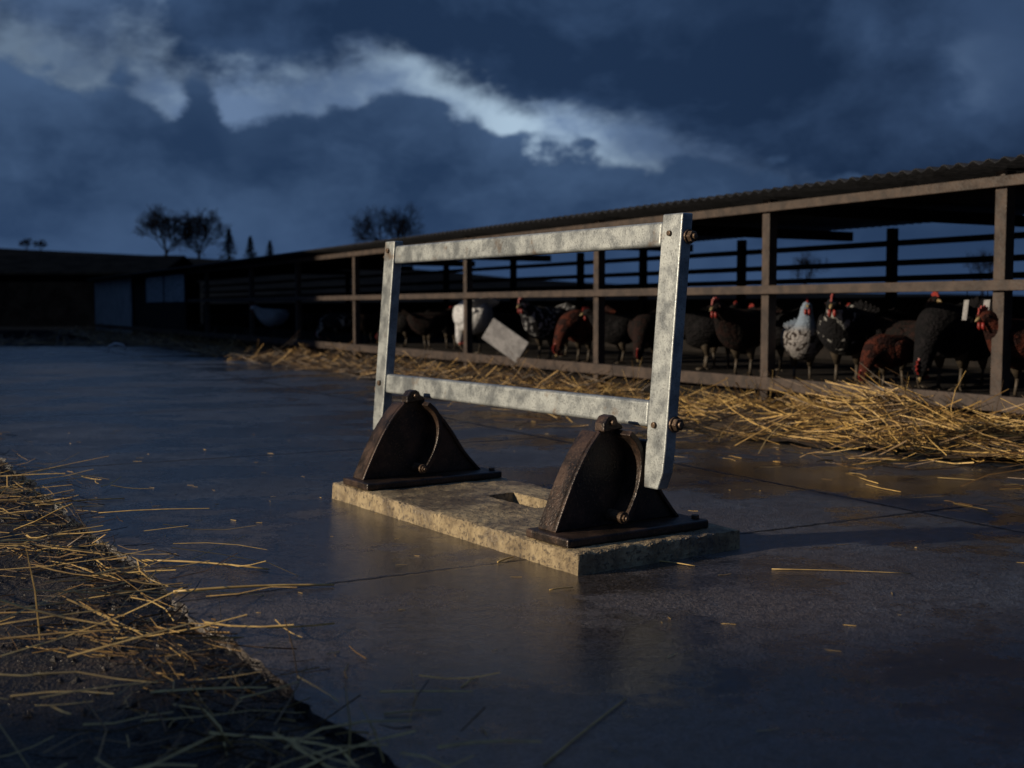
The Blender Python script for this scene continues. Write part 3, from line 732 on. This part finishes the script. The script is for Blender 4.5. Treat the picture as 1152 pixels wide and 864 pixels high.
# ------------------------------------------------------------------ buildings
def barn(name, x0, x1, y0, y1, eave, rid, label, axis='y'):
    e = empty(name, ((x0+x1)/2, (y0+y1)/2, -.05), label, 'barn')
    m1 = MB(); m1.hexa(I3, x0, x1, y0, y1, -.1, eave)
    if axis == 'y':
        xm = (x0+x1)/2
        for y in (y0, y1): m1.add([(x0, y, eave), (x1, y, eave), (xm, y, rid)], [(0, 1, 2)])
    else:
        ym = (y0+y1)/2
        for x in (x0, x1): m1.add([(x, y0, eave), (x, y1, eave), (x, ym, rid)], [(0, 1, 2)])
    m1.build('wall', BARNW, e)
    m2 = MB(); F8 = [(0, 1, 2, 3), (7, 6, 5, 4), (0, 4, 5, 1), (1, 5, 6, 2), (2, 6, 7, 3), (3, 7, 4, 0)]
    if axis == 'y':
        sl_ = (rid-eave)/((x1-x0)/2); ze = eave-.3*sl_
        for xe in (x0-.3, x1+.3):
            m2.add([(xe, y0-.3, ze+.03), (xe, y1+.3, ze+.03), (xm, y1+.3, rid+.03), (xm, y0-.3, rid+.03), (xe, y0-.3, ze+.12), (xe, y1+.3, ze+.12), (xm, y1+.3, rid+.12), (xm, y0-.3, rid+.12)], F8)
    else:
        sl_ = (rid-eave)/((y1-y0)/2); ze = eave-.3*sl_
        for ye in (y0-.3, y1+.3):
            m2.add([(x0-.3, ye, ze+.03), (x1+.3, ye, ze+.03), (x1+.3, ym, rid+.03), (x0-.3, ym, rid+.03), (x0-.3, ye, ze+.12), (x1+.3, ye, ze+.12), (x1+.3, ym, rid+.12), (x0-.3, ym, rid+.12)], F8)
    m2.build('roof', BARNR, e)
    m3 = MB()
    if axis == 'y': m3.hexa(I3, x1+.01, x1+.06, (y0+y1)/2-1.2, (y0+y1)/2+1.2, 0, min(2.4, eave*.8))
    else: m3.hexa(I3, (x0+x1)/2-1.5, (x0+x1)/2+1.5, y0-.06, y0-.01, -.04, eave*.85)
    m3.build('door', BARNW, e, bevel=.01)
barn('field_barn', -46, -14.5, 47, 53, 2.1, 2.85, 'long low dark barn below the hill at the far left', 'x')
barn('side_shade_blocker', -24.5, -17.2, 12.0, 37, 6.0, 8.4, 'barn-shaped shade blocker added left of the yard, outside the view')  # unseen, added to cast shade over the far part of the shed
barn('rear_shade_blocker', -17, -9.5, -16, -2.7, 4.2, 6.2, 'barn-shaped shade blocker added left of and behind the viewpoint')  # unseen, added to keep low sun off the near foreground

# ------------------------------------------------------------------ trees
def branch(segs, p, d, L, r, lev, up=.12):
    n = 3
    for k in range(n):
        d2 = (d+Vector((random.gauss(0, .13), random.gauss(0, .13), random.gauss(0, .08)+up*.3))).normalized()
        q = p+d2*L/n; segs.append((p, q, r*(1-.25*k/n), r*(1-.25*(k+1)/n))); p = q; d = d2
        if lev > 0 and k > 0:
            for c in range(2):
                a = random.uniform(0, 6.28); perp = d.orthogonal().normalized(); perp.rotate(Matrix.Rotation(a, 3, d))
                branch(segs, p, (d*random.uniform(.5, .9)+perp*random.uniform(.6, .95)).normalized(), L*random.uniform(.55, .74), r*.58, lev-1, up)
def bare_tree(px, base_py, h, label, depth=150, lev=4, tw=.022, wide=1, nm=5):
    b = AT(px, base_py, depth); b.z = min(b.z, ridge_z(b.x))-.2
    root = empty('bare_tree', b, label, 'tree', 'bare trees on the hill')
    segs = []; th = h*.2; top = b+Vector((0, 0, th))
    for k in range(nm):
        a = k*6.28/nm+random.random()*.5; fl = random.uniform(.4, 1.1)*wide
        branch(segs, top-Vector((0, 0, random.random()*th*.3)), Vector((math.cos(a)*fl, math.sin(a)*fl, 1)).normalized(), h*.34, h*.013, lev, .35)
    k = h/(max(s[1].z for s in segs)-b.z)
    m1 = MB(); m1.tube([b, b+Vector((0, 0, th*.6*k)), b+Vector((0, 0, th*k))], [h*.032, h*.025, h*.020], 8); m1.build('trunk', BARK, root)
    m2 = MB()
    for p0, p1, r0, r1 in segs: m2.tube([b+(p0-b)*k, b+(p1-b)*k], [max(r0, tw), max(r1, tw*.8)], 3, False)
    m2.build('crown', BARK, root)
def conifer(px, base_py, h, label, depth=150):
    b = AT(px, base_py, depth); b.z = min(b.z, ridge_z(b.x))-.2
    root = empty('conifer', b, label, 'tree', 'small conifers on the hill')
    m1 = MB(); m1.tube([b, b+Vector((0, 0, h))], [h*.035, .02], 6); m1.build('trunk', BARK, root)
    m2 = MB()
    for i in range(420):
        s = random.random()**.8; z = h*(.08+.9*s); rr = h*.34*(1-s)*random.uniform(.35, 1.1)+.05; a = random.uniform(0, 6.28)
        c0_ = b+Vector((math.cos(a)*rr, math.sin(a)*rr, z-rr*.25)); d1 = Vector((math.cos(a), math.sin(a), -.35))*h*.07; s1 = Vector((-math.sin(a), math.cos(a), 0))*h*.032
        m2.add([c0_-d1*1.5, c0_+s1, c0_+d1, c0_-s1+Vector((0, 0, -.03))], [(0, 1, 2, 3)])
    m2.build('crown', NEEDLE, root)
bare_tree(187, 293, 7.8, 'left of the two bare round trees on the far hill', tw=.022, wide=1.25, nm=8)
bare_tree(224, 294, 7.3, 'right of the two bare round trees on the far hill', tw=.022, wide=1.25, nm=8)
bare_tree(440, 303, 9.2, 'bare tree rising above the shed roof left of the metal frame', tw=.018, wide=1.0, nm=7)
bare_tree(905, 332, 6.2, 'faint bare tree seen through the shed right of the frame', 150, 3)
bare_tree(1105, 333, 6.6, 'faint bare tree seen through the nearest bay of the shed', 150, 3)
conifer(258, 293, 4.4, 'tallest of the three small conifers on the hill')
conifer(282, 293, 3.5, 'middle one of the three small conifers on the hill')
conifer(304, 294, 3.0, 'smallest conifer on the hill, right of the other two')
for px, h, lab in ((30, 2.0, 'left of two low bare bushes on the hill at far left'), (46, 1.9, 'right of two low bare bushes on the hill at far left')): bare_tree(px, 283, h, lab, 150, 3, .02)
